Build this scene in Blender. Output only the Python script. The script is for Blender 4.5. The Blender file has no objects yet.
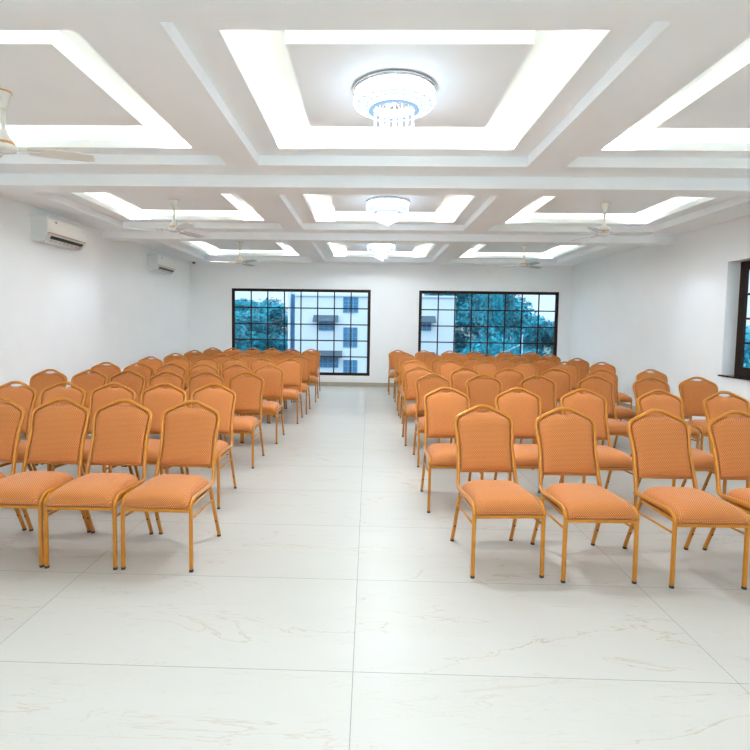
import bpy, bmesh, math, random
from mathutils import Vector, Matrix
random.seed(7)
PI = math.pi
S = bpy.context.scene
C = S.collection
XL, XR, YB, YF = -4.284, 4.739, -4.2, 12.43
Z0, Z1, Z2, Z3, Z4 = 2.795, 2.91, 3.0, 3.08, 3.2

# ------------------------------------------------------------------ helpers
def obj(name, bm, m, parent=None, smooth=False, loc=None):
    me = bpy.data.meshes.new(name)
    bmesh.ops.recalc_face_normals(bm, faces=bm.faces)
    bm.to_mesh(me); bm.free()
    for mm in (m if isinstance(m, (list, tuple)) else [m]):
        me.materials.append(mm)
    if smooth:
        me.polygons.foreach_set('use_smooth', [True] * len(me.polygons))
    o = bpy.data.objects.new(name, me); C.objects.link(o)
    if parent: o.parent = parent
    if loc: o.location = loc
    return o

def autosmooth(o, ang=35):
    bm = bmesh.new(); bm.from_mesh(o.data)
    for f in bm.faces: f.smooth = True
    for e in bm.edges:
        if len(e.link_faces) == 2 and e.calc_face_angle(0) > math.radians(ang): e.smooth = False
    bm.to_mesh(o.data); bm.free()
    return o

def tag(o, label, cat, group=None, kind=None):
    o['label'] = label; o['category'] = cat
    if group: o['group'] = group
    if kind: o['kind'] = kind
    return o

def thing(name, label, cat, loc=(0, 0, 0), rotz=0, group=None):
    o = bpy.data.objects.new(name, None); C.objects.link(o)
    o.empty_display_size = .1
    o.location = loc; o.rotation_euler = (0, 0, rotz)
    return tag(o, label, cat, group)

def struct(o, label, cat):
    o['kind'] = 'structure'; o['label'] = label; o['category'] = cat
    return o

def dup(root, loc, rotz, label=None):
    kids = list(root.children)
    r = root.copy(); C.objects.link(r); r.location = loc; r.rotation_euler = (0, 0, rotz)
    if label: r['label'] = label
    for ch in kids:
        c = ch.copy(); C.objects.link(c); c.parent = r
        for g in ch.children:
            d = g.copy(); C.objects.link(d); d.parent = c
    return r

def bx(bm, x0, x1, y0, y1, z0, z1, mi=0):
    v = [bm.verts.new((x, y, z)) for x in (x0, x1) for y in (y0, y1) for z in (z0, z1)]
    for a in ((0, 1, 3, 2), (4, 6, 7, 5), (0, 4, 5, 1), (2, 3, 7, 6), (0, 2, 6, 4), (1, 5, 7, 3)):
        f = bm.faces.new([v[i] for i in a]); f.material_index = mi
    return v

def quad(bm, *p):
    return bm.faces.new([bm.verts.new(q) for q in p])

def rbox(bm, c, size, r, n=6, deform=None):
    """rounded box; r = corner radius"""
    hx, hy, hz = [s / 2 for s in size]
    cache = {}
    def vert(p):
        k = (round(p[0], 6), round(p[1], 6), round(p[2], 6))
        if k in cache: return cache[k]
        rr = r if isinstance(r, (tuple, list)) else (r, r, r)
        q = [p[0] * hx, p[1] * hy, p[2] * hz]
        inner = [max(-h + k2, min(h - k2, a)) for a, h, k2 in zip(q, (hx, hy, hz), rr)]
        d = [(a - b) / k2 for a, b, k2 in zip(q, inner, rr)]
        L = math.sqrt(sum(x * x for x in d))
        if L > 1e-9:
            m = max(abs(x) for x in d)
            q = [b + x / L * m * k2 for b, x, k2 in zip(inner, d, rr)]
        v = Vector(q)
        if deform: v = deform(v)
        cache[k] = bm.verts.new(v + Vector(c))
        return cache[k]
    def g(i):
        t = i / n * 2 - 1
        return math.copysign(1 - (1 - abs(t)) ** 1.5, t)
    for ax in range(3):
        for s in (-1, 1):
            for i in range(n):
                for j in range(n):
                    ps = []
                    for a, b in ((i, j), (i + 1, j), (i + 1, j + 1), (i, j + 1)):
                        p = [0, 0, 0]; p[ax] = s; p[(ax + 1) % 3] = g(a); p[(ax + 2) % 3] = g(b)
                        ps.append(vert(p))
                    try: bm.faces.new(ps)
                    except ValueError: pass

def smooth_path(pts, sub=4):
    P = [Vector(p) for p in pts]
    out = []
    for i in range(len(P) - 1):
        a = P[i - 1] if i else P[0] * 2 - P[1]
        b, c = P[i], P[i + 1]
        d = P[i + 2] if i + 2 < len(P) else P[-1] * 2 - P[-2]
        for k in range(sub):
            t = k / sub
            out.append(.5 * ((2 * b) + (c - a) * t + (2 * a - 5 * b + 4 * c - d) * t * t + (3 * b - a - 3 * c + d) * t ** 3))
    out.append(P[-1])
    return out

def tube(bm, pts, r, seg=8, prof=None, up=None, cap=True):
    P = [Vector(p) for p in pts]
    T = []
    for i in range(len(P)):
        a = P[max(i - 1, 0)]; b = P[min(i + 1, len(P) - 1)]
        T.append((b - a).normalized())
    n = Vector(up) if up else (Vector((0, 0, 1)) if abs(T[0].z) < .9 else Vector((0, 1, 0)))
    n = (n - T[0] * n.dot(T[0])).normalized()
    rings = []
    for i, p in enumerate(P):
        n = (n - T[i] * n.dot(T[i])).normalized()
        b = T[i].cross(n)
        rr = r[i] if isinstance(r, (list, tuple)) else r
        ring = []
        for k in range(seg):
            a = 2 * PI * k / seg
            m = prof(a) if prof else 1
            ring.append(bm.verts.new(p + (n * math.cos(a) + b * math.sin(a)) * rr * m))
        rings.append(ring)
    for i in range(len(rings) - 1):
        for k in range(seg):
            bm.faces.new((rings[i][k], rings[i][(k + 1) % seg], rings[i + 1][(k + 1) % seg], rings[i + 1][k]))
    if cap:
        bm.faces.new(rings[0][::-1]); bm.faces.new(rings[-1])

def lathe(bm, prof, c=(0, 0, 0), seg=24):
    rings = []
    for (r, z) in prof:
        if r < 1e-5: rings.append([bm.verts.new((c[0], c[1], c[2] + z))]); continue
        rings.append([bm.verts.new((c[0] + r * math.cos(2 * PI * k / seg), c[1] + r * math.sin(2 * PI * k / seg), c[2] + z)) for k in range(seg)])
    for a, b in zip(rings, rings[1:]):
        if len(a) == 1 and len(b) == 1: continue
        for k in range(seg):
            k2 = (k + 1) % seg
            if len(a) == 1: bm.faces.new((a[0], b[k], b[k2]))
            elif len(b) == 1: bm.faces.new((a[k], a[k2], b[0]))
            else: bm.faces.new((a[k], a[k2], b[k2], b[k]))

# ------------------------------------------------------------------ materials
def srgb(r, g, b):
    f = lambda c: (c / 255 / 12.92) if c / 255 <= .04045 else ((c / 255 + .055) / 1.055) ** 2.4
    return (f(r), f(g), f(b), 1)

def mat(name, col, rough=.5, metal=0, emit=None, es=0, spec=.5, coat=0):
    m = bpy.data.materials.new(name); m.use_nodes = True
    b = m.node_tree.nodes['Principled BSDF']
    b.inputs['Base Color'].default_value = col if len(col) == 4 else (*col, 1)
    b.inputs['Roughness'].default_value = rough
    b.inputs['Metallic'].default_value = metal
    b.inputs['Specular IOR Level'].default_value = spec
    b.inputs['Coat Weight'].default_value = coat
    b.inputs['Coat Roughness'].default_value = .1
    if emit:
        b.inputs['Emission Color'].default_value = (*emit, 1); b.inputs['Emission Strength'].default_value = es
    return m

class NT:
    def __init__(s, m):
        s.t = m.node_tree; s.b = s.t.nodes['Principled BSDF']
    def n(s, typ, **k):
        x = s.t.nodes.new(typ)
        for a, v in k.items(): setattr(x, a, v)
        return x
    def put(s, sock, v):
        if hasattr(v, 'is_output') or isinstance(v, bpy.types.NodeSocket): s.t.links.new(v, sock)
        else: sock.default_value = v
    def m(s, op, a, b=0.0, c=0.0, clamp=False):
        x = s.n('ShaderNodeMath', operation=op, use_clamp=clamp)
        s.put(x.inputs[0], a); s.put(x.inputs[1], b); s.put(x.inputs[2], c)
        return x.outputs[0]
    def mix(s, f, a, b):
        x = s.n('ShaderNodeMix', data_type='RGBA')
        s.put(x.inputs[0], f); s.put(x.inputs[6], a); s.put(x.inputs[7], b)
        return x.outputs[2]
    def noise(s, vec, scale, detail=3, rough=.5, dist=0):
        x = s.n('ShaderNodeTexNoise'); s.put(x.inputs['Vector'], vec)
        x.inputs['Scale'].default_value = scale; x.inputs['Detail'].default_value = detail
        x.inputs['Roughness'].default_value = rough; x.inputs['Distortion'].default_value = dist
        return x.outputs[0]
    def comb(s, x, y, z):
        n = s.n('ShaderNodeCombineXYZ'); s.put(n.inputs[0], x); s.put(n.inputs[1], y); s.put(n.inputs[2], z); return n.outputs[0]
    def sep(s, v):
        n = s.n('ShaderNodeSeparateXYZ'); s.put(n.inputs[0], v); return n.outputs
    def band(s, v, lo, hi, a, b):
        x = s.n('ShaderNodeMapRange', clamp=True); s.put(x.inputs[0], v)
        for i, q in zip((1, 2, 3, 4), (lo, hi, a, b)): x.inputs[i].default_value = q
        return x.outputs[0]
    def bump(s, h, strength, dist=.01):
        x = s.n('ShaderNodeBump'); x.inputs['Strength'].default_value = strength; x.inputs['Distance'].default_value = dist
        s.put(x.inputs['Height'], h); s.t.links.new(x.outputs[0], s.b.inputs['Normal'])

M = {}
def paint(name, col, rough=.6):
    m = mat(name, col, rough, spec=.3); t = NT(m)
    co = t.n('ShaderNodeTexCoord').outputs['Object']
    n = t.noise(co, 2.2, 4)
    k = t.band(n, .3, .7, .975, 1.0)
    c = t.mix(1.0, col, col)
    hs = t.n('ShaderNodeHueSaturation'); t.put(hs.inputs['Value'], k); t.put(hs.inputs['Color'], col)
    t.t.links.new(hs.outputs[0], t.b.inputs['Base Color'])
    t.bump(t.noise(co, 160, 2), .03, .001)
    return m
M['wall'] = paint('wall_paint', (.875, .895, .905, 1))
M['ceil'] = paint('ceiling_paint', (.91, .945, .965, 1))
M['reveal'] = paint('reveal_paint', (.80, .81, .82, 1))

# floor : 1.6 x 0.8 m glossy marble-look tiles
m = mat('marble_tile', (.8, .8, .77), .4, spec=.3); t = NT(m)
co = t.n('ShaderNodeTexCoord').outputs['Object']
sx, sy, sz = t.sep(co)
tx = t.m('DIVIDE', t.m('ADD', sx, .046), 1.6); ty = t.m('DIVIDE', t.m('SUBTRACT', sy, 2.109), .8)
ix = t.m('FLOOR', tx); iy = t.m('FLOOR', ty)
wn = t.n('ShaderNodeTexWhiteNoise', noise_dimensions='2D'); t.put(wn.inputs['Vector'], t.comb(ix, iy, 0.0))
rnd = wn.outputs['Value']
off = t.m('MULTIPLY', rnd, 37.0)
vec = t.comb(t.m('MULTIPLY', sx, .38), t.m('ADD', t.m('MULTIPLY', sy, 1.7), off), off)
n1 = t.noise(vec, 1.7, 7, .54, .6)
vein = t.band(t.m('ABSOLUTE', t.m('SUBTRACT', n1, .5)), 0, .0052, 1, 0)
mask = t.band(t.noise(vec, 1.1, 2), .34, .52, 0, 1)
n2 = t.noise(t.comb(t.m('MULTIPLY', sx, .5), t.m('ADD', t.m('MULTIPLY', sy, 2.6), t.m('MULTIPLY', rnd, 11.)), 4.0), 2.6, 6, .6, .4)
vein2 = t.m('MULTIPLY', t.band(t.m('ABSOLUTE', t.m('SUBTRACT', n2, .47)), 0, .0045, .45, 0), 1.0)
v = t.m('MAXIMUM', t.m('MULTIPLY', vein, t.m('MULTIPLY', mask, 1.0)), vein2)
cloud = t.band(t.noise(vec, .9, 5, .6), .3, .7, 0, 1)
base = t.mix(cloud, (.438, .42, .372, 1), (.462, .448, .408, 1))
base = t.mix(t.m('MULTIPLY', v, .65), base, (.36, .25, .15, 1))
gx = t.m('MULTIPLY', t.m('SUBTRACT', .5, t.m('ABSOLUTE', t.m('SUBTRACT', t.m('FRACT', tx), .5))), 1.6)
gy = t.m('MULTIPLY', t.m('SUBTRACT', .5, t.m('ABSOLUTE', t.m('SUBTRACT', t.m('FRACT', ty), .5))), .8)
g = t.m('LESS_THAN', t.m('MINIMUM', gx, gy), .0016)
col = t.mix(g, base, (.22, .23, .21, 1))
t.t.links.new(col, t.b.inputs['Base Color'])
t.put(t.b.inputs['Roughness'], t.band(g, 0, 1, .38, .7))
M['floor'] = m

m = mat('skirting_tile', (.56, .52, .43), .35); t = NT(m)
co = t.n('ShaderNodeTexCoord').outputs['Object']
t.t.links.new(t.mix(t.noise(co, 9, 5), (.36, .32, .24, 1), (.50, .46, .38, 1)), t.b.inputs['Base Color'])
M['skirt'] = m

# woven orange fabric
m = mat('orange_weave', (.75, .25, .07), .75, spec=.2); t = NT(m)
uv = t.n('ShaderNodeTexCoord').outputs['UV']
u, v, _ = t.sep(uv)
row = t.m('FLOOR', t.m('DIVIDE', v, .0078))
uu = t.m('ADD', t.m('DIVIDE', u, .0125), t.m('MULTIPLY', t.m('MODULO', row, 2.0), .5))
du = t.m('ABSOLUTE', t.m('SUBTRACT', t.m('FRACT', uu), .5))
dv = t.m('ABSOLUTE', t.m('SUBTRACT', t.m('FRACT', t.m('DIVIDE', v, .0078)), .5))
d = t.m('ADD', t.m('MULTIPLY', du, 1.0), t.m('MULTIPLY', dv, .8))
dot = t.band(d, .28, .5, 1, 0)
c1 = t.mix(dot, (.40, .108, .018, 1), (.70, .30, .10, 1))
gn = t.noise(uv, 5, 3)
c1 = t.mix(t.band(gn, .3, .7, 0, .15), c1, (.52, .17, .045, 1))
t.t.links.new(c1, t.b.inputs['Base Color'])
t.b.inputs['Sheen Weight'].default_value = .15
t.bump(dot, .35, .002)
M['fabric'] = m

m = mat('gold_enamel', (.62, .27, .03), .28, metal=.12, coat=.4); t = NT(m)
co = t.n('ShaderNodeTexCoord').outputs['Object']
t.t.links.new(t.mix(t.noise(co, 60, 2), (.48, .165, .003, 1), (.58, .215, .005, 1)), t.b.inputs['Base Color'])
M['gold'] = m
M['rubber'] = mat('black_rubber', (.02, .02, .02), .6)
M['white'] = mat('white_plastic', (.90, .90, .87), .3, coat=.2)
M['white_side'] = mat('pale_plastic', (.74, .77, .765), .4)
M['dark'] = mat('dark_vent', (.03, .03, .03), .5)
M['vane'] = mat('grey_vane', (.55, .53, .50), .5)
M['copper'] = mat('copper_trim', (.72, .36, .14), .3, metal=.6)
M['logo'] = mat('blue_badge', (.03, .12, .32), .3)
M['greyprint'] = mat('grey_print', (.45, .45, .45), .5)
M['fanwhite'] = mat('fan_enamel', (.80, .79, .74), .25, coat=.5)
M['brown'] = mat('brown_frame', (.026, .013, .008), .55, spec=.2)
M['granite'] = mat('black_granite', (.02, .02, .022), .15)

m = mat('blue_tint_glass', (1, 1, 1)); t = NT(m)
tr = t.n('ShaderNodeBsdfTransparent'); tr.inputs[0].default_value = (.86, .95, 1.0, 1)
gl = t.n('ShaderNodeBsdfGlossy'); gl.inputs['Roughness'].default_value = .02
lw = t.n('ShaderNodeFresnel'); lw.inputs[0].default_value = 1.45
mx = t.n('ShaderNodeMixShader')
geo = t.n('ShaderNodeNewGeometry')
ff = t.m('MULTIPLY', lw.outputs[0], t.m('SUBTRACT', 1.0, geo.outputs['Backfacing']))
t.t.links.new(ff, mx.inputs[0]); t.t.links.new(tr.outputs[0], mx.inputs[1]); t.t.links.new(gl.outputs[0], mx.inputs[2])
t.t.links.new(mx.outputs[0], t.t.nodes['Material Output'].inputs[0])
M['glass'] = m

M['led'] = mat('warm_led_strip', (1, .9, .75), emit=(.99, .95, .84), es=4.0)
M['crystal'] = mat('lit_crystal', (.75, .84, .95), .1, emit=(.74, .88, 1), es=1.9)
M['crystal2'] = mat('lit_crystal_drop', (.6, .7, .8), .08, emit=(.84, .93, 1), es=.4)
M['filigree'] = mat('glowing_blue_filigree', (.012, .03, .055), .5, spec=.1, emit=(.45, .68, 1), es=.35)  # tracery is no lamp: its lit blue look is emission over near-black
M['diffuser'] = mat('lit_diffuser', (.9, .95, 1), .4, emit=(.82, .92, 1), es=.4)
M['chrome'] = mat('chrome', (.75, .77, .8), .12, metal=1)
M['spot'] = mat('downlight_lens', (1, 1, 1), emit=(.9, .95, 1), es=12)

# ------------------------------------------------------------------ room shell
def wall_mesh(axis, at, thick, u0, u1, z0, z1, holes):
    """axis 'y': wall plane at y=at, u = x.  axis 'x': plane x=at, u = y. thick signed outward"""
    bm = bmesh.new()
    us = sorted({u0, u1, *[h[0] for h in holes], *[h[1] for h in holes]})
    zs = sorted({z0, z1, *[h[2] for h in holes], *[h[3] for h in holes]})
    a, b = sorted((at, at + thick))
    for i in range(len(us) - 1):
        for j in range(len(zs) - 1):
            cu, cz = (us[i] + us[i + 1]) / 2, (zs[j] + zs[j + 1]) / 2
            if any(h[0] < cu < h[1] and h[2] < cz < h[3] for h in holes): continue
            if axis == 'y': bx(bm, us[i], us[i + 1], a, b, zs[j], zs[j + 1])
            else: bx(bm, a, b, us[i], us[i + 1], zs[j], zs[j + 1])
    bmesh.ops.remove_doubles(bm, verts=bm.verts, dist=1e-5)
    # drop internal faces shared by two boxes
    seen = {}
    for f in bm.faces:
        k = tuple(sorted(v.index for v in f.verts)) if False else tuple(sorted((round(v.co.x, 4), round(v.co.y, 4), round(v.co.z, 4)) for v in f.verts))
        seen.setdefault(k, []).append(f)
    dead = [f for fs in seen.values() if len(fs) > 1 for f in fs]
    if dead: bmesh.ops.delete(bm, geom=dead, context='FACES')
    return bm

W1 = (-3.292, .027, .254, 2.303)
W2 = (1.170, 4.451, .254, 2.303)
W3 = (5.15, 7.10, .865, 2.365)
HT = 3.35
struct(obj('wall_back', wall_mesh('y', YF, .22, XL - .25, XR + .25, -.05, HT, [W1, W2]), M['wall']), 'white far wall with two gridded windows', 'wall')
struct(obj('wall_left', wall_mesh('x', XL, -.22, YB, YF, -.05, HT, []), M['wall']), 'plain white left wall carrying the air conditioners', 'wall')
struct(obj('wall_right', wall_mesh('x', XR, .25, YB, YF, -.05, HT, [W3]), M['wall']), 'white right wall with one deep brown window', 'wall')
struct(obj('wall_front', wall_mesh('y', YB, -.22, XL - .25, XR + .25, -.05, HT, []), M['wall']), 'plain white wall behind the viewer', 'wall')
bm = bmesh.new(); bx(bm, XL, XR, YB, YF, -.05, 0)
struct(obj('floor', bm, M['floor']), 'cream marble look tile floor with pale brown veins', 'floor')
def skirt(name, x0, x1, y0, y1, lab):
    bm = bmesh.new(); bx(bm, x0, x1, y0, y1, 0, .096)
    struct(obj(name, bm, M['skirt']), lab, 'baseboard')
skirt('baseboard_back', XL, XR, YF - .012, YF, 'beige tile skirting along the far wall')
skirt('baseboard_left', XL, XL + .012, YB, YF - .012, 'beige tile skirting along the left wall')
skirt('baseboard_right', XR - .012, XR, YB, YF - .012, 'beige tile skirting along the right wall')

# ------------------------------------------------------------------ coffered ceiling
PER = 3.14
rows = []
rows.append((8.93, 12.02)); rows.append((5.76, 8.045)); rows.append((2.60, 4.86))
rows.append((-.53, 1.74)); rows.append((-3.68, -1.40))
cols = [(-3.81, -1.325, -3.60, -1.585), (-1.035, 1.405, -.812, 1.222), (1.755, 4.22, 1.98, 4.02)]
bm = bmesh.new(); bmp = bmesh.new()
strips = []
# grid soffit at Z1: everything not a recess
xs = [XL, *[v for c in cols for v in c[:2]], XR]
ys = sorted([YB, YF, *[v for r in rows for v in r]])
def inrec(x, y):
    return any(r[0] < y < r[1] for r in rows) and any(c[0] < x < c[1] for c in cols)
for i in range(len(xs) - 1):
    for j in range(len(ys) - 1):
        if not inrec((xs[i] + xs[i + 1]) / 2, (ys[j] + ys[j + 1]) / 2):
            quad(bm, (xs[i], ys[j], Z1), (xs[i + 1], ys[j], Z1), (xs[i + 1], ys[j + 1], Z1), (xs[i], ys[j + 1], Z1))
def ring(bm, a, b):
    """band between rectangle a and b, each (x0,x1,y0,y1,z)"""
    def c(r): return [(r[0], r[2], r[4]), (r[1], r[2], r[4]), (r[1], r[3], r[4]), (r[0], r[3], r[4])]
    A, B = c(a), c(b)
    for k in range(4): quad(bm, A[k], A[(k + 1) % 4], B[(k + 1) % 4], B[k])
coffers = []
for (y0, y1) in rows:
    for ci, (x0, x1, ox0, ox1) in enumerate(cols):
        oy0, oy1 = y0 + .235, y1 - .185
        R = lambda e, z: (ox0 - e, ox1 + e, oy0 - e, oy1 + e, z)
        ring(bm, (x0, x1, y0, y1, Z1), (x0, x1, y0, y1, Z2))
        ring(bm, (x0, x1, y0, y1, Z2), R(0, Z2))
        ring(bm, R(0, Z2), R(0, Z2 + .07))
        ring(bm, R(0, Z2 + .07), R(.02, Z2 + .07))
        ring(bm, R(.02, Z2 + .07), R(.02, Z2 + .03))
        ring(bm, R(.02, Z2 + .03), R(.13, Z2 + .03))
        ring(bm, R(.13, Z2 + .03), R(.13, Z4))
        quad(bm, *[(x, y, Z4) for x, y in ((ox0 - .13, oy0 - .13), (ox1 + .13, oy0 - .13), (ox1 + .13, oy1 + .13), (ox0 - .13, oy1 + .13))])
        b2 = bmp
        bx(b2, ox0 + .30, ox1 - .30, oy0 + .29, oy1 - .29, Z3, Z4)
        strips.append((R(.075, Z2 + .035)))
        coffers.append(dict(c=((ox0 + ox1) / 2, (oy0 + oy1) / 2), o=(ox0, ox1, oy0, oy1), col=ci, y=y0))
ceil = struct(obj('ceiling', bm, M['ceil']), 'white coffered false ceiling with lit recessed trays', 'ceiling')
obj('drop_panel', bmp, M['ceil'], ceil)
for yb in (2.03, 5.17, 8.33, -1.11):
    bm = bmesh.new(); bx(bm, XL, XR, yb, yb + .275, Z0, Z1 + .02)
    obj('beam', bm, M['ceil'], ceil)
# roof slab above
bm = bmesh.new(); bx(bm, XL - .25, XR + .25, YB - .22, YF + .22, Z4 + .15, Z4 + .3)
obj('roof_slab', bm, M['ceil'], ceil)
# warm LED strips lying in the coves
for k, s in enumerate(strips):
    bm = bmesh.new()
    x0, x1, y0, y1, z = s; w = .012
    bx(bm, x0 - w, x0 + w, y0, y1, z, z + .006); bx(bm, x1 - w, x1 + w, y0, y1, z, z + .006)
    bx(bm, x0, x1, y0 - w, y0 + w, z, z + .006); bx(bm, x0, x1, y1 - w, y1 + w, z, z + .006)
    o = obj('led_strip', bm, M['led'], ceil)

# ------------------------------------------------------------------ windows
def window(name, rect, axis, plane, fw, ncol, nrow, bar, label, depth=.05):
    root = bpy.data.objects.new(name, None); C.objects.link(root)
    struct(root, label, 'window')
    u0, u1, z0, z1 = rect
    def B(bm, a, b, c, d, d0, d1):
        if axis == 'y': bx(bm, a, b, plane + d0, plane + d1, c, d)
        else: bx(bm, plane + d0, plane + d1, a, b, c, d)
    bm = bmesh.new()
    B(bm, u0, u0 + fw, z0, z1, 0, depth); B(bm, u1 - fw, u1, z0, z1, 0, depth)
    B(bm, u0 + fw, u1 - fw, z0, z0 + fw, 0, depth); B(bm, u0 + fw, u1 - fw, z1 - fw, z1, 0, depth)
    # raised inner bead of the frame
    e = .012
    B(bm, u0 + fw - e, u0 + fw + .004, z0 + fw, z1 - fw, -.008, 0); B(bm, u1 - fw - .004, u1 - fw + e, z0 + fw, z1 - fw, -.008, 0)
    obj('window_frame', bm, M['brown'], root)
    bm = bmesh.new()
    iu0, iu1, iz0, iz1 = u0 + fw, u1 - fw, z0 + fw, z1 - fw
    for i in range(1, ncol):
        x = iu0 + (iu1 - iu0) * i / ncol; B(bm, x - bar / 2, x + bar / 2, iz0, iz1, .002, .018)
    for i in range(1, nrow):
        z = iz0 + (iz1 - iz0) * i / nrow; B(bm, iu0, iu1, z - bar / 2, z + bar / 2, .003, .019)
    obj('glazing_bars', bm, M['brown'], root)
    bm = bmesh.new(); B(bm, iu0, iu1, iz0, iz1, .020, .024)
    obj('window_pane', bm, M['glass'], root)
    return root
window('window_1', W1, 'y', YF + .03, .066, 8, 5, .028, 'wide brown gridded window at left of the far wall')
window('window_2', W2, 'y', YF + .03, .066, 8, 5, .028, 'wide brown gridded window at right of the far wall')
w3 = window('window_3', W3, 'x', 4.905, .115, 4, 4, .028, 'brown framed window set deep in the right wall', .035)
bm = bmesh.new(); bx(bm, XR - .03, 4.905, W3[0] - .03, W3[1] + .03, .845, .8655)
obj('window_sill', bm, M['granite'], w3)

# ------------------------------------------------------------------ chairs
def back_y(z): return .44 + (z - .44) * .335
def back_frame_path():
    half = [(.204, .003, .375), (.204, .008, .398), (.204, .035, .421), (.203, .09, .427), (.203, .22, .421),
            (.202, .35, .412), (.199, .405, .410), (.195, .437, .425), (.191, .452, .470)]
    for x, z in ((.186, .56), (.183, .65), (.187, .72), (.194, .775), (.1945, .812), (.182, .840), (.150, .861), (.10, .884), (.058, .903), (.025, .9135)):
        half.append((x, back_y(z), z))
    L = [(-x, y, z) for x, y, z in half]
    return L + half[::-1]

def groove(a):
    d = min(abs((a % PI)), abs((a % PI) - PI))
    return 1 - .24 * math.exp(-(d / .38) ** 2)

def make_chair():
    t = thing('banquet_chair', 'orange banquet chair', 'chair', group='orange banquet chairs in rows')
    # seat cushion
    bm = bmesh.new()
    prof = smooth_path([(0, .002, .372), (0, -.014, .380), (0, -.024, .400), (0, -.021, .430), (0, -.002, .457), (0, .035, .474), (0, .10, .483),
                        (0, .20, .484), (0, .30, .479), (0, .37, .470), (0, .400, .452), (0, .408, .425), (0, .400, .390), (0, .39, .372)], 3)
    NU = 24; rws = []
    def sg(t_): return math.copysign(1 - (1 - abs(t_)) ** 2.0, t_)
    for p in prof:
        rw = []
        for i in range(NU + 1):
            u = sg(i / NU * 2 - 1); f_u = max(0, 1 - abs(u) ** 4.5) ** .42
            yy = .195 + (p.y - .195) * (1 - .05 * abs(u) ** 7)
            rw.append(bm.verts.new((u * (.193 - .010 * max(0, p.y)/.4), yy, .372 + (p.z - .372) * (.30 + .70 * f_u))))
        rws.append(rw)
    for a, b in zip(rws, rws[1:]):
        for i in range(NU): bm.faces.new((a[i], a[i + 1], b[i + 1], b[i]))
    bm.faces.new(rws[0] + rws[-1][::-1])
    for k in (0, -1): bm.faces.new([r_[k] for r_ in rws])
    uvl = bm.loops.layers.uv.new('UVMap')
    for f in bm.faces:
        for l in f.loops: l[uvl].uv = (l.vert.co.x + (l.vert.co.z * .7 if abs(l.vert.co.x) > .17 else 0), l.vert.co.y + l.vert.co.z)
    obj('seat', bm, M['fabric'], t, True)
    # backrest cushion
    bm = bmesh.new()
    def w(z):
        pts = ((.49, .172), (.56, .173), (.65, .171), (.72, .176), (.775, .182), (.90, .182))
        for (a, p), (b, q_) in zip(pts, pts[1:]):
            if a <= z <= b: return p + (q_ - p) * (z - a) / (b - a)
        return pts[0][1] if z < .49 else pts[-1][1]
    def top(u):
        x = abs(u) * .182
        pts = ((0, .8765), (.03, .879), (.055, .888), (.10, .8735), (.15, .851), (.168, .838), (.178, .826), (.1821, .812))
        for (a, p), (b, q_) in zip(pts, pts[1:]):
            if a <= x <= b: return p + (q_ - p) * (x - a) / (b - a)
        return .812
    NU, NV = 18, 16
    def sgn(t_): return math.copysign(1 - (1 - abs(t_)) ** 1.4, t_)
    grid = {}
    for side in (0, 1):
        for i in range(NU + 1):
            for j in range(NV + 1):
                u = sgn(i / NU * 2 - 1); v_ = sgn(j / NV * 2 - 1)
                edge = i in (0, NU) or j in (0, NV)
                if side and edge: grid[1, i, j] = grid[0, i, j]; continue
                z = .503 + (v_ + 1) / 2 * (top(u) - .503)
                x = u * w(z)
                th = (max(0, 1 - abs(u) ** 5) ** .5) * (max(0, 1 - abs(v_) ** 6) ** .5)
                y = back_y(z) + (-.030 * th if side == 0 else .014 * th)
                grid[side, i, j] = bm.verts.new((x, y, z))
    for side in (0, 1):
        for i in range(NU):
            for j in range(NV):
                bm.faces.new([grid[side, a, b] for a, b in ((i, j), (i + 1, j), (i + 1, j + 1), (i, j + 1))])
    uvl = bm.loops.layers.uv.new('UVMap')
    for f in bm.faces:
        for l in f.loops: l[uvl].uv = (l.vert.co.x, l.vert.co.z)
    obj('backrest', bm, M['fabric'], t, True)
    # looped gold tube: side rails, posts and crown
    bm = bmesh.new()
    tube(bm, smooth_path(back_frame_path(), 3), .0138, 16, groove, up=(1, 0, 0))
    tube(bm, [(-.178, back_y(.500) + .006, .500), (.178, back_y(.500) + .006, .500)], .008, 8)
    obj('back_frame', bm, M['gold'], t, True)
    bm = bmesh.new()
    bx(bm, -.196, .196, -.010, .010, .356, .374)
    bx(bm, -.196, .196, .365, .383, .372, .392)
    for s in (-1, 1): bx(bm, s * .196 - .005, s * .196 + .005, .0, .38, .372, .390)
    f = obj('seat_frame', bm, M['gold'], t)
    for s in (-1, 1):
        for rear in (0, 1):
            bm = bmesh.new()
            if rear: pts = [(s * .196, .360, .402), (s * .200, .392, .315), (s * .204, .525, .012)]
            else: pts = [(s * .204, .003, .380), (s * .205, .001, .012)]
            tube(bm, pts, .0120, 12, lambda a: 1 + .10 * math.cos(4 * a + PI), up=(0, 1, 0))
            lg = obj('leg', bm, M['gold'], t); autosmooth(lg, 50)
            bm = bmesh.new(); p = pts[-1]
            tube(bm, [(p[0], p[1], 0), (p[0], p[1] - (.004 if rear else 0), .014)], .0132, 12)
            obj('rubber_foot', bm, M['rubber'], lg, True)
            if rear:
                bm = bmesh.new(); rbox(bm, (s * .203, .466, .128), (.012, .014, .014), .003, 2)
                obj('bumper', bm, M['rubber'], lg)
        bm = bmesh.new()
        tube(bm, [(s * .204, .004, .312), (s * .202, .398, .296)], .0068, 8)
        obj('stretcher', bm, M['gold'], t, True)
    return t
proto = make_chair()

K = 1.064
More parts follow.
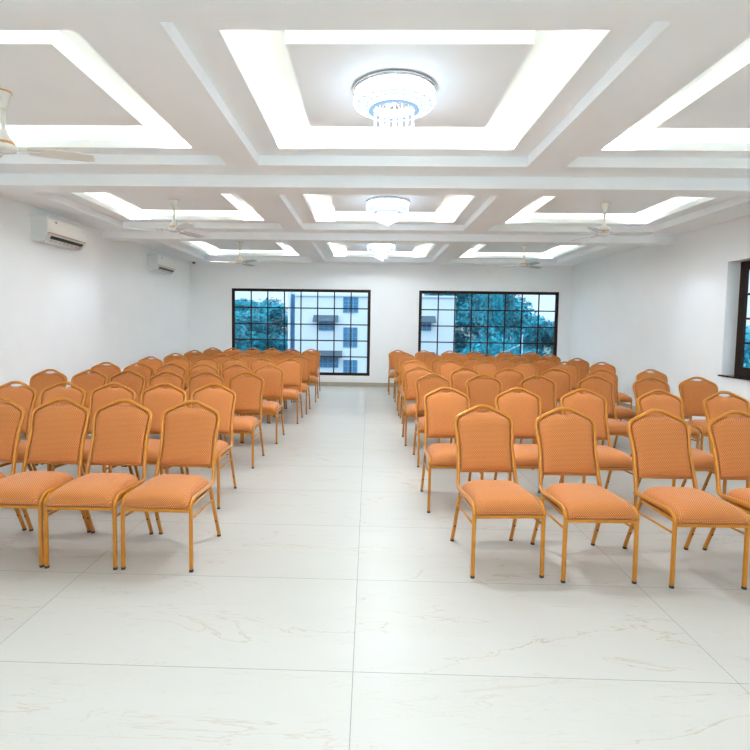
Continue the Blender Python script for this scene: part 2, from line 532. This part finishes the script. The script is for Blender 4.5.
# peak of each backrest, ground position in the row (from the aisle outwards), front row first
LEFT = [[(-1.17, 3.40), (-1.60, 3.37), (-2.01, 3.38), (-2.44, 3.39)],
        [(-1.30, 4.32), (-1.70, 4.29), (-2.13, 4.26), (-2.51, 4.26), (-2.91, 4.25)],
        [(-1.29, 5.42), (-1.68, 5.40), (-2.11, 5.39), (-2.51, 5.39), (-2.93, 5.41), (-3.33, 5.37)],
        [(-1.25, 6.45), (-1.67, 6.47), (-2.05, 6.46), (-2.47, 6.47), (-2.87, 6.48), (-3.28, 6.46)],
        [(-1.16, 7.68), (-1.59, 7.69), (-1.98, 7.65), (-2.39, 7.65), (-2.84, 7.68), (-3.23, 7.68)],
        [(-1.14, 8.47), (-1.55, 8.47), (-1.95, 8.48), (-2.39, 8.48), (-2.81, 8.53), (-3.22, 8.62)],
        [(-1.14, 9.75), (-1.56, 9.65), (-1.94, 9.59), (-2.34, 9.60), (-2.76, 9.52), (-3.26, 9.68)],
        [(-1.20, 10.84), (-1.62, 10.84), (-2.03, 10.88), (-2.44, 10.86), (-2.83, 10.82), (-3.24, 10.82)]]
RIGHT = [[(.775, 3.37), (1.26, 3.38), (1.86, 3.37), (2.40, 3.41)],
         [(.65, 4.34), (1.25, 4.38), (1.79, 4.38), (2.43, 4.41), (2.95, 4.37)],
         [(.69, 5.58), (1.23, 5.59), (1.80, 5.59), (2.43, 5.65), (3.02, 5.65), (3.53, 5.67)],
         [(.63, 6.48), (1.20, 6.50), (1.74, 6.52), (2.34, 6.59), (2.92, 6.60), (3.57, 6.67)],
         [(.68, 7.83), (1.22, 7.78), (1.75, 7.82), (2.32, 7.82), (2.97, 7.94), (3.54, 7.99)],
         [(.67, 8.50), (1.20, 8.57), (1.71, 8.64), (2.27, 8.77), (3.00, 8.98), (3.54, 8.93)],
         [(.68, 9.91), (1.20, 9.91), (1.72, 9.96), (2.23, 9.93), (2.87, 9.99), (3.50, 10.15)],
         [(.61, 10.93), (1.16, 10.97), (1.70, 10.98), (2.21, 10.98), (2.88, 11.04), (3.42, 11.05)]]
FEET = {('r', 0, 0): (.829, 2.982), ('r', 0, 1): (1.343, 2.946), ('r', 0, 2): (1.941, 2.914), ('r', 0, 3): (2.478, 2.925), ('l', 0, 0): (-1.229, 2.961), ('l', 0, 1): (-1.684, 2.960), ('l', 0, 2): (-2.13, 2.968), ('l', 0, 3): (-2.59, 2.975)}
ROT = {('r', 0, 0): 4, ('r', 0, 1): 1.5, ('r', 0, 2): 1.2, ('r', 0, 3): 2, ('l', 0, 0): -1.5, ('l', 0, 1): .5, ('r', 2, 5): -6, ('r', 1, 4): 2, ('r', 1, 3): 3}
ordn = ['front', 'second', 'third', 'fourth', 'fifth', 'sixth', 'seventh', 'last']
seatn = ['at the aisle', 'second from the aisle', 'third from the aisle', 'fourth from the aisle', 'fifth from the aisle', 'sixth from the aisle, by the wall']
rng = random.Random(3)
first = True
for side, data in (('l', LEFT), ('r', RIGHT)):
    for r, row in enumerate(data):
        ps = []
        for k, (px, py) in enumerate(row):
            a = math.radians(ROT.get((side, r, k), rng.uniform(-.35, .35)))
            # the crown of the backrest sits .595 behind the front feet
            ox = px * K + math.sin(a) * .595; oy = py * K - math.cos(a) * .595
            if (side, r, k) in FEET: ox, oy = FEET[side, r, k]
            ps.append([ox, oy, a])
        for it in range(60):           # neighbours touch but never overlap
            for p, q_ in zip(ps, ps[1:]):
                g_ = abs(q_[0] - p[0]) - .4378
                if g_ < 0:
                    sg_ = 1 if q_[0] > p[0] else -1
                    p[0] += sg_ * g_ / 2; q_[0] -= sg_ * g_ / 2
        for k, (ox, oy, a) in enumerate(ps):
            lab = 'orange banquet chair, %s block, %s row, %s' % ('left' if side == 'l' else 'right', ordn[r], seatn[k])
            if first:
                proto.location = (ox, oy, 0); proto.rotation_euler = (0, 0, a); proto['label'] = lab; first = False
            else:
                dup(proto, (ox, oy, 0), a, lab)

# ------------------------------------------------------------------ chandeliers
def make_chandelier():
    t = thing('chandelier', 'crystal chandelier', 'chandelier', group='round crystal ceiling chandeliers')
    bm = bmesh.new(); lathe(bm, [(0, 0), (.300, 0), (.306, -.006), (.306, -.022), (.296, -.026), (0, -.026)], seg=48)
    obj('ceiling_plate', bm, M['chrome'], t, True)
    # outer drum of crystal rods in two tiers
    bm = bmesh.new()
    N = 72
    for k in range(N):
        a = 2 * PI * k / N; x, y = .285 * math.cos(a), .285 * math.sin(a)
        tube(bm, [(x, y, -.026), (x, y, -.058), (x, y, -.062), (x, y, -.118)], [.0095, .0095, .0115, .0115], 5)
    obj('crystal_drum', bm, M['crystal'], t)
    bm = bmesh.new()
    for rr, z in ((.297, -.118), (.297, -.030), (.292, -.062)):
        pts = [(rr * math.cos(2 * PI * k / 48), rr * math.sin(2 * PI * k / 48), z) for k in range(49)]
        tube(bm, pts, .0035, 6, up=(0, 0, 1), cap=False)
    obj('drum_ring', bm, M['chrome'], t, True)
    # lit underside, annulus
    bm = bmesh.new(); lathe(bm, [(.278, -.108), (.278, -.112), (.19, -.112), (.19, -.108)], seg=48)
    obj('diffuser', bm, M['diffuser'], t, True)
    # petal filigree on the underside
    bm = bmesh.new()
    for k in range(20):
        a = 2 * PI * k / 20
        for da in (-1, 1):
            pts = []
            for i in range(9):
                s = i / 8; rr = .198 + .076 * s; w_ = .085 * math.sin(PI * s) * da
                pts.append((rr * math.cos(a + w_), rr * math.sin(a + w_), -.118))
            tube(bm, pts, .0026, 5, up=(0, 0, 1))
    for rr in (.196, .276):
        pts = [(rr * math.cos(2 * PI * k / 48), rr * math.sin(2 * PI * k / 48), -.118) for k in range(49)]
        tube(bm, pts, .004, 6, up=(0, 0, 1), cap=False)
    obj('petal_filigree', bm, M['filigree'], t, True)
    # inner drum
    bm = bmesh.new()
    for k in range(44):
        a = 2 * PI * k / 44; x, y = .178 * math.cos(a), .178 * math.sin(a)
        tube(bm, [(x, y, -.10), (x, y, -.150)], .010, 5)
    obj('inner_drum', bm, M['crystal'], t)
    bm = bmesh.new(); lathe(bm, [(.187, -.150), (.187, -.158), (.15, -.158), (.15, -.150)], seg=48)
    obj('inner_ring', bm, M['filigree'], t, True)
    bm = bmesh.new(); lathe(bm, [(0, -.13), (.15, -.13), (.15, -.134), (0, -.134)], seg=32)
    obj('mirror_plate', bm, M['chrome'], t, True)
    # hanging strands of crystal drops
    rg = random.Random(5)
    for rr, n, ln in ((.145, 16, .135), (.095, 11, .165), (.045, 6, .185)):
        for k in range(n):
            a = 2 * PI * k / n + rr * 20; x, y = rr * math.cos(a), rr * math.sin(a)
            z = -.134; L = ln + rg.uniform(-.012, .012); nb = int(L / .017)
            prof = [(0, 0)]
            for b in range(nb):
                zz = -.017 * b; big = b == nb - 1
                h = .034 if big else .0155; w_ = .0095 if big else .0062
                prof += [(.0015, zz - .0005), (w_, zz - h * .4), (w_ * .75, zz - h * .7), (.0015, zz - h)]
            prof.append((0, prof[-1][1]))
            bm = bmesh.new(); lathe(bm, prof, (x, y, z), 6)
            obj('crystal_strand', bm, M['crystal2'], t)
    return t
ch0 = make_chandelier(); ch0.scale = (.93, .93, .93)
names = {2: 'nearest large crystal chandelier hanging in the front centre ceiling tray', 1: 'middle crystal chandelier hanging in the second centre ceiling tray',
         0: 'farthest crystal chandelier in the centre tray by the far wall', 3: 'unseen crystal chandelier added for light, overhead behind the viewer', 4: 'rearmost unseen crystal chandelier added for light behind the viewer'}
chpos = [(.215, 10.52), (.215, 6.93), (.148, 3.70), (.2, .61), (.2, -2.54)]  # last two are unseen, added behind the viewer to supply light
def light(name, typ, loc, W, col, **k):
    d = bpy.data.lights.new(name, typ); d.energy = W; d.color = col
    for a, v in k.items(): setattr(d, a, v)
    o = bpy.data.objects.new(name, d); C.objects.link(o); o.location = loc
    return o
for i, (x, y) in enumerate(chpos):
    if i == 0: ch0.location = (x, y, Z3); ch0['label'] = names[0]
    else: dup(ch0, (x, y, Z3), .3 * i, names[i])
    light('chandelier_bulb', 'SPOT', (x, y, Z3 - .30), 30 if i == 0 else 66, (.82, .905, 1), shadow_soft_size=.04, spot_size=math.radians(179), spot_blend=.15)
    light('chandelier_fill', 'POINT', (x, y, Z3 - .37), 2.2, (.80, .895, 1), shadow_soft_size=.04)  # extra unseen point below the strands, added to lift tray and soffit

# ------------------------------------------------------------------ downlights in the trays
def make_down():
    bm = bmesh.new(); lathe(bm, [(0, 0), (.034, 0), (.034, -.004), (0, -.004)], seg=20)
    o = obj('lens', bm, M['spot'], None)
    t = thing('downlight', 'small round downlight', 'downlight', group='small recessed downlights')
    o.parent = t
    bm = bmesh.new(); lathe(bm, [(.034, 0), (.045, 0), (.045, -.006), (.034, -.004)], seg=20)
    obj('trim_ring', bm, M['white'], t, True)
    return t
dn = make_down(); used = False
rown = {12.02: 'far', 8.045: 'middle', 4.86: 'nearest', 1.74: 'overhead', -1.40: 'rear'}
coln = ['left', 'centre', 'right']
for c in coffers:
    x0, x1, y0, y1 = c['o']
    rn = {8.93: 'far', 5.76: 'middle', 2.60: 'nearest', -.53: 'overhead', -3.68: 'unseen rearmost'}[c['y']]  # downlights of the overhead and rearmost rows are unseen, added for light
    for fx, sx_ in (('left', x0 + .13), ('right', x1 - .15)):
        for fy, sy_ in (('back', y1 - .05),):
            lab = 'small round downlight, %s %s corner of the %s %s ceiling tray' % (fy, fx, rn, coln[c['col']])
            p = (sx_, sy_, Z4)
            if not used: dn.location = p; dn['label'] = lab; used = True
            else: dup(dn, p, 0, lab)
            l = light('downlight_beam', 'SPOT', (sx_, sy_, Z4 - .02), 6 if c['y'] > 8 else 18, (.76, .87, 1), shadow_soft_size=.03, spot_size=math.radians(96), spot_blend=.25)

# ------------------------------------------------------------------ ceiling fans
def make_fan():
    t = thing('ceiling_fan', 'fan', 'fan', group='white three blade ceiling fans')
    bm = bmesh.new(); lathe(bm, [(0, 0), (.056, 0), (.058, -.008), (.052, -.02), (.036, -.07), (.022, -.115), (.018, -.12)], seg=24)
    obj('canopy', bm, M['fanwhite'], t, True)
    bm = bmesh.new(); lathe(bm, [(.058, -.001), (.061, -.003), (.061, -.009), (.058, -.012)], seg=24)
    obj('canopy_ring', bm, M['copper'], t, True)
    bm = bmesh.new(); tube(bm, [(0, 0, -.10), (0, 0, -.30)], .015, 12)
    obj('rod', bm, M['fanwhite'], t, True)
    bm = bmesh.new(); lathe(bm, [(.016, -.25), (.024, -.28), (.040, -.315), (.060, -.345), (.064, -.352)], seg=28)
    obj('motor_shroud', bm, M['fanwhite'], t, True)
    bm = bmesh.new(); lathe(bm, [(.0645, -.350), (.069, -.355), (.069, -.364), (.064, -.368)], seg=28)
    obj('motor_ring', bm, M['copper'], t, True)
    bm = bmesh.new(); lathe(bm, [(.064, -.366), (.082, -.376), (.085, -.395), (.074, -.410), (.045, -.420), (0, -.424)], seg=28)
    obj('motor', bm, M['fanwhite'], t, True)
    for k in range(3):
        a = 2 * PI * k / 3
        bm = bmesh.new()
        R_ = Matrix.Rotation(a, 4, 'Z')
        # bracket
        vs = bx(bm, .085, .19, -.018, .018, -.405, -.400)
        rbox(bm, (.19, 0, -.4035), (.09, .05, .008), .003, 2)
        # blade, tapered and pitched
        n = 10; ringv = []
        for i in range(n + 1):
            s = i / n; x = .15 + .43 * s
            w_ = .050 + .012 * math.sin(PI * s * .9)
            if s > .93: w_ *= .85
            pit = .20
            ringv.append([bm.verts.new((x, yy, -.400 + -yy * pit + zz)) for yy, zz in ((-w_, 0), (w_, 0), (w_, .005), (-w_, .005))])
        for i in range(n):
            for j in range(4):
                bm.faces.new((ringv[i][j], ringv[i][(j + 1) % 4], ringv[i + 1][(j + 1) % 4], ringv[i + 1][j]))
        bm.faces.new(ringv[0]); bm.faces.new(ringv[-1])
        bmesh.ops.transform(bm, matrix=R_, verts=bm.verts)
        obj('blade', bm, M['fanwhite'], t)
    return t
fan = make_fan()
fans = [((-2.625, 3.75), 21, 'white ceiling fan cut off at the left edge, nearest tray'),
        ((-2.595, 6.93), -50, 'white ceiling fan in the left middle ceiling tray'),
        ((-2.61, 10.5), -45, 'white ceiling fan in the far left ceiling tray'),
        ((3.02, 6.93), -8, 'white ceiling fan in the right middle ceiling tray'),
        ((3.04, 10.5), -80, 'white ceiling fan in the far right ceiling tray')]
for i, (p, a, lab) in enumerate(fans):
    if i == 0: fan.location = (*p, Z3); fan.rotation_euler = (0, 0, math.radians(a)); fan['label'] = lab
    else: dup(fan, (*p, Z3), math.radians(a), lab)

# ------------------------------------------------------------------ air conditioners
def make_ac():
    # local: x = out from wall, y along, z from bottom; unit length .89
    t = thing('air_conditioner', 'ac', 'air conditioner', group='white split air conditioners')
    L = .89
    def prism(bm, prof, y0, y1):
        a = [bm.verts.new((x, y0, z)) for x, z in prof]; b = [bm.verts.new((x, y1, z)) for x, z in prof]
        n = len(prof)
        for i in range(n): bm.faces.new((a[i], a[(i + 1) % n], b[(i + 1) % n], b[i]))
        bm.faces.new(a[::-1]); bm.faces.new(b)
    body = [(0, .03), (.02, .01), (.10, 0), (.155, .020), (.200, .075), (.207, .10), (.207, .285), (.195, .305), (.17, .312), (.0, .312)]
    bm = bmesh.new(); prism(bm, body, 0, L)
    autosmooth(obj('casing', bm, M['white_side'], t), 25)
    front = [(.205, .118), (.217, .122), (.218, .29), (.20, .309), (.18, .315), (.18, .308), (.205, .28)]
    bm = bmesh.new(); prism(bm, front, .004, L - .004)
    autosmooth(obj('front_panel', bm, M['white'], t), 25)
    bm = bmesh.new(); prism(bm, [(.205, .106), (.2185, .107), (.2185, .117), (.205, .117)], .004, L - .004)
    obj('copper_stripe', bm, M['copper'], t)
    bm = bmesh.new(); prism(bm, [(.182, .052), (.185, .046), (.2088, .079), (.203, .085)], .09, L - .06)
    obj('air_outlet', bm, M['dark'], t)
    for k in range(8):
        y = .13 + k * .092
        bm = bmesh.new(); prism(bm, [(.150, .014), (.158, .012), (.186, .047), (.178, .050)], y, y + .06)
        obj('louvre', bm, M['vane'], t)
    bm = bmesh.new(); lathe(bm, [(0, .001), (.017, .001), (.019, 0)], seg=24)
    bmesh.ops.transform(bm, matrix=Matrix.Translation((.2185, .175, .262)) @ Matrix.Rotation(PI / 2, 4, 'Y') @ Matrix.Diagonal((.5, 1.3, 1, 1)), verts=bm.verts)
    obj('logo_badge', bm, M['logo'], t)
    bm = bmesh.new()
    for k, w_ in enumerate((.008, .006, .009, .006, .008)):
        bx(bm, .2181, .2188, L - .115 + k * .0115, L - .115 + k * .0115 + w_, .252, .259)
    bx(bm, .2180, .2183, L - .115, L - .061, .2540, .2548)
    obj('model_lettering', bm, M['greyprint'], t)
    bm = bmesh.new(); lathe(bm, [(0, 0), (.006, .001), (.007, .006)], seg=12)
    bmesh.ops.transform(bm, matrix=Matrix.Translation((.135, .045, .004)), verts=bm.verts)
    obj('sensor', bm, M['dark'], t)
    return t
ac = make_ac()
ac.location = (XL, 6.57, 2.467); ac['label'] = 'white split air conditioner on the left wall, nearer one'
dup(ac, (XL, 10.02, 2.46), 0, 'white split air conditioner on the left wall, farther one')

# cctv
t = thing('security_camera', 'small dark lens dome camera in the far left ceiling corner', 'camera', (-4.13, 12.25, Z1))
bm = bmesh.new(); lathe(bm, [(0, 0), (.045, 0), (.048, -.012), (.040, -.022), (0, -.024)], seg=20)
obj('mount', bm, M['white'], t, True)
bm = bmesh.new(); lathe(bm, [(.034, -.020), (.036, -.036), (.026, -.056), (.010, -.066), (0, -.068)], seg=20)
obj('dome', bm, M['dark'], t, True)
bm = bmesh.new(); tube(bm, [(0, -.02, -.044), (.0, -.045, -.052)], .014, 12)
obj('lens', bm, M['granite'], t, True)

# ------------------------------------------------------------------ outside
m = mat('render_wall', (.66, .73, .82), .8); M['bwall'] = m
M['bglass'] = mat('building_window', (.05, .20, .38), .2)
M['polem'] = mat('weathered_pole', (.22, .36, .48), .6)
M['bawn'] = mat('building_awning', (.05, .09, .13), .7)
M['bframe'] = mat('building_shutter', (.12, .33, .50), .5)
bm = bmesh.new(); bx(bm, -700, 700, YF + 3, 1200, -7.2, -7)
m = mat('outside_ground', (.10, .16, .10), .9); t_ = NT(m)
t_.t.links.new(t_.mix(t_.noise(t_.n('ShaderNodeTexCoord').outputs['Object'], .5, 5), (.02, .09, .10, 1), (.06, .15, .16, 1)), t_.b.inputs['Base Color'])
struct(obj('ground', bm, m), 'ground outside far below the windows', 'ground')
YBd = 45.0
bld = thing('apartment_building', 'pale blue white apartment block seen outside the far windows', 'building', (0, YBd, -7))
def B(bm, x0, x1, y0, y1, z0, z1): bx(bm, x0, x1, y0 - 0, y1, z0 + 7, z1 + 7)
bm = bmesh.new()
B(bm, -6.42, 7.37, 0, 12, -7, 4.03); B(bm, -6.42, 3.2, .5, 12, 4.03, 7.2)
obj('wall', bm, M['bwall'], bld)
bm = bmesh.new(); B(bm, -6.42, 7.40, -.12, .0, 3.92, 4.08)
obj('parapet', bm, M['bwall'], bld)
bm = bmesh.new(); B(bm, -7.05, -6.86, 0.2, 4.0, -7, 4.3); B(bm, -6.86, -6.42, .9, 4.0, -7, 4.3)
obj('stair_tower', bm, [M['bwall']], bld)
bm = bmesh.new(); B(bm, -6.86, -6.42, .8, .9, -7, 4.1)
obj('stairwell_glazing', bm, M['bglass'], bld)
def bwin(x0, x1, z0, z1, awn=False, rail=False):
    bm = bmesh.new(); B(bm, x0, x1, -.02, .05, z0, z1)
    w_ = obj('window', bm, M['bglass'], bld)
    bm = bmesh.new(); n = 3 if x1 - x0 < 1.5 else 4
    for i in range(n + 1):
        x = x0 + (x1 - x0) * i / n; B(bm, x - .03, x + .03, -.06, -.02, z0, z1)
    for i in range(5 if not rail else 4):
        z = z0 + (z1 - z0) * i / (4 if not rail else 3); B(bm, x0, x1, -.06, -.02, z - .02, z + .02)
    obj('window_grille', bm, M['bframe'], w_)
    if awn:
        bm = bmesh.new()
        a0, a1 = x0 - .45, x1 + .35
        zz = z1 + 7
        f = [(a0, -.75, zz - .05), (a1, -.75, zz - .05), (a1, 0, zz + .45), (a0, 0, zz + .45)]
        g_ = [(x, y, z - .08) for x, y, z in f]
        a = [bm.verts.new(p) for p in f]; b = [bm.verts.new(p) for p in g_]
        bm.faces.new(a); bm.faces.new(b[::-1])
        for i in range(4): bm.faces.new((a[i], a[(i + 1) % 4], b[(i + 1) % 4], b[i]))
        obj('awning', bm, M['bawn'], w_)
bwin(-2.24, -.98, 2.57, 4.55 - .7); bwin(-2.20, -1.02, -.41, 1.26); bwin(-2.17, -.99, -3.6, -1.55)
bwin(-4.35, -3.0, 1.0, 1.85, True); bwin(-4.39, -2.64, -2.2, -1.2, True, True)
bwin(4.2, 5.3, 1.1, 1.9, True); bwin(4.2, 5.3, -2.1, -1.2, True)

m = mat('blue_green_leaves', (.05, .2, .22), .6); t_ = NT(m)
co = t_.n('ShaderNodeTexCoord').outputs['Object']
oi = t_.n('ShaderNodeObjectInfo').outputs['Random']
cc = t_.mix(t_.band(t_.noise(co, 1.1, 4), .35, .65, 0, 1), (.008, .115, .165, 1), (.032, .40, .53, 1))
t_.t.links.new(cc, t_.b.inputs['Base Color']); t_.b.inputs['Specular IOR Level'].default_value = .2
M['leaf'] = m
M['bark'] = mat('tree_bark', (.06, .06, .06), .9)
def make_tree(h=11, r=4, n=7000, seed=1, leaf=.17):
    rg = random.Random(seed)
    t = thing('tree', 'tree', 'tree', group='leafy trees outside the windows')
    bm = bmesh.new()
    tube(bm, smooth_path([(0, 0, 0), (.15, .1, h * .3), (-.1, .1, h * .6), (0, 0, h * .85)], 3), [.32 - .27 * i / 9 for i in range(10)], 8)
    for k in range(8):
        a = k * 2.4; z = h * (.35 + .06 * k)
        tube(bm, [(0, 0, z), (math.cos(a) * r * .35, math.sin(a) * r * .35, z + h * .1), (math.cos(a) * r * .65, math.sin(a) * r * .65, z + h * .17)], [.12, .08, .03], 6)
    obj('trunk', bm, M['bark'], t, True)
    lobes = []
    for k in range(30):
        a = rg.uniform(0, 2 * PI); z = rg.uniform(.22, .90) * h
        q_ = r * .70 * math.sqrt(max(.1, 1 - ((z / h - .56) / .46) ** 2)) * rg.uniform(.6, 1)
        lobes.append((math.cos(a) * q_, math.sin(a) * q_, z, rg.uniform(.24, .36) * r))
    bm = bmesh.new()
    for i in range(n):
        lx, ly, lz, lr = lobes[i % len(lobes)]
        d = Vector((rg.gauss(0, 1), rg.gauss(0, 1), rg.gauss(0, 1))).normalized()
        p = Vector((lx, ly, lz)) + d * lr * rg.uniform(.72, 1.12)
        a = Vector((rg.gauss(0, 1), rg.gauss(0, 1), rg.gauss(0, 1))).normalized()
        b = a.cross(d).normalized()
        if b.length < .1: continue
        a = (a * .7 + d * .3).normalized() * leaf * rg.uniform(.6, 1.2); b = b * leaf * .45
        bm.faces.new([bm.verts.new(p + v_) for v_ in (-a, b, a, -b)])
    for lx, ly, lz, lr in lobes:     # dense inner foliage mass, rough surfaced
        res = bmesh.ops.create_icosphere(bm, subdivisions=3, radius=lr * .72, matrix=Matrix.Translation((lx, ly, lz)))
        for v_ in res['verts']:
            d = v_.co - Vector((lx, ly, lz)); v_.co += d * rg.uniform(-.22, .22)
    o = obj('foliage', bm, M['leaf'], t)
    return t
tA = make_tree(11, 4.0, 17000, 1); tB = make_tree(11, 4.0, 17000, 9)
trees = [  # x, y, scale xy, scale z, rot, proto, label
    (-14.2, 44, 1.08, .955, .4, 0, 'leafy tree outside, at the left side of the left far window'),
    (-14.0, 67, 1.7, 1.08, 1.0, 1, 'leafy tree outside the left far window, meeting the edge of the pale building'),
    (8.55, 36, .60, 1.20, .7, 1, 'tall leafy tree outside, just right of the building in the right window'),
    (14.9, 42, .82, .90, 1.9, 0, 'lower leafy tree outside, at the right side of the right window'),
    (14.6, 70, 2.2, 1.55, 3.3, 0, 'large distant tree rising behind the roof of the pale building'),
    (6.6, 29, .50, .73, 2.2, 0, 'lower leafy tree in front of the taller trees in the right window'),
    (11.9, 30.6, .42, .70, 4.2, 1, 'small leafy tree outside, low at the right edge of the right window'),
    (14.5, 18, .85, .79, 1.1, 1, 'leafy tree outside the right wall window'),
]
ua = [True, True]
for x, y, s, sz_, a, which, lab in trees:
    src = (tA, tB)[which]
    if ua[which]: o = src; ua[which] = False
    else: o = dup(src, (0, 0, 0), 0)
    o.location = (x, y, -7); o.rotation_euler = (0, 0, a); o.scale = (s, s, sz_); o['label'] = lab
bm = bmesh.new(); bx(bm, XR + 2, 700, -200, YF + 2.9, -7.2, -7)
struct(obj('ground', bm, m if False else bpy.data.materials['outside_ground']), 'ground below the right wall window', 'ground')
# pale boundary wall seen through the right window
pole = thing('utility_pole', 'thin pale metal pole with a slanting arm outside the right far window', 'pole', (5.83, 20, -7))
bm = bmesh.new(); tube(bm, [(0, 0, 0), (0, 0, 8.2)], .018, 8); obj('post', bm, M['polem'], pole, True)
bm = bmesh.new(); tube(bm, [(.0, 0, 7.86), (-.11, 0, 7.78), (-1.15, 0, 7.29), (-1.9, 0, 6.95)], .022, 8); obj('slanting_arm', bm, M['polem'], pole, True)

# ------------------------------------------------------------------ sky
w = bpy.data.worlds.new('World'); S.world = w; w.use_nodes = True
nt = w.node_tree; bg = nt.nodes['Background']
tc = nt.nodes.new('ShaderNodeTexCoord'); sp = nt.nodes.new('ShaderNodeSeparateXYZ')
nt.links.new(tc.outputs['Generated'], sp.inputs[0])
cr = nt.nodes.new('ShaderNodeValToRGB'); nt.links.new(sp.outputs[2], cr.inputs[0])
cr.color_ramp.elements[0].position = 0; cr.color_ramp.elements[0].color = (.76, .87, 1, 1)
cr.color_ramp.elements[1].position = .6; cr.color_ramp.elements[1].color = (1, 1, 1, 1)
ns = nt.nodes.new('ShaderNodeTexNoise'); ns.inputs['Scale'].default_value = 4; ns.inputs['Detail'].default_value = 4
nt.links.new(tc.outputs['Generated'], ns.inputs[0])
mr = nt.nodes.new('ShaderNodeMapRange'); nt.links.new(sp.outputs[2], mr.inputs[0])
for i, v_ in zip((1, 2, 3, 4), (.1, .8, .48, 1.5)): mr.inputs[i].default_value = v_
mm = nt.nodes.new('ShaderNodeMath'); mm.operation = 'MULTIPLY_ADD'; nt.links.new(ns.outputs[0], mm.inputs[0]); mm.inputs[1].default_value = .2; nt.links.new(mr.outputs[0], mm.inputs[2])
nt.links.new(cr.outputs[0], bg.inputs[0]); nt.links.new(mm.outputs[0], bg.inputs[1])

# ------------------------------------------------------------------ camera
f_, p_, yw, rl, h_ = 521.618, 0.0662932, -0.0247848, 0.0136824, 1.45953
CX, CY = 355.726, 359.965
fw = Vector((math.sin(yw) * math.cos(p_), math.cos(yw) * math.cos(p_), -math.sin(p_)))
rt = Vector((math.cos(yw), -math.sin(yw), 0)); up = rt.cross(fw)
c_, s_ = math.cos(rl), math.sin(rl)
r2 = rt * c_ + up * s_; u2 = up * c_ - rt * s_
cd = bpy.data.cameras.new('camera'); cam = bpy.data.objects.new('camera', cd); C.objects.link(cam)
mw = Matrix((r2, u2, -fw)).transposed().to_4x4(); mw.translation = (0, 0, h_)
cam.matrix_world = mw
cd.sensor_width = 36; cd.sensor_fit = 'HORIZONTAL'; cd.lens = f_ / 750 * 36
cd.shift_x = (375 - CX) / 750; cd.shift_y = (CY - 375) / 750
cd.clip_end = 2000
S.camera = cam

S.view_settings.view_transform = 'Standard'; S.view_settings.look = 'None'
S.view_settings.gamma = 1; S.view_settings.use_curve_mapping = False
S.view_settings.exposure = 1.25
cy = S.cycles
cy.use_denoising = True; cy.max_bounces = 24; cy.diffuse_bounces = 24; cy.glossy_bounces = 4; cy.transparent_max_bounces = 8
cy.sample_clamp_indirect = 10; cy.caustics_reflective = False; cy.caustics_refractive = False
cy.use_light_tree = True
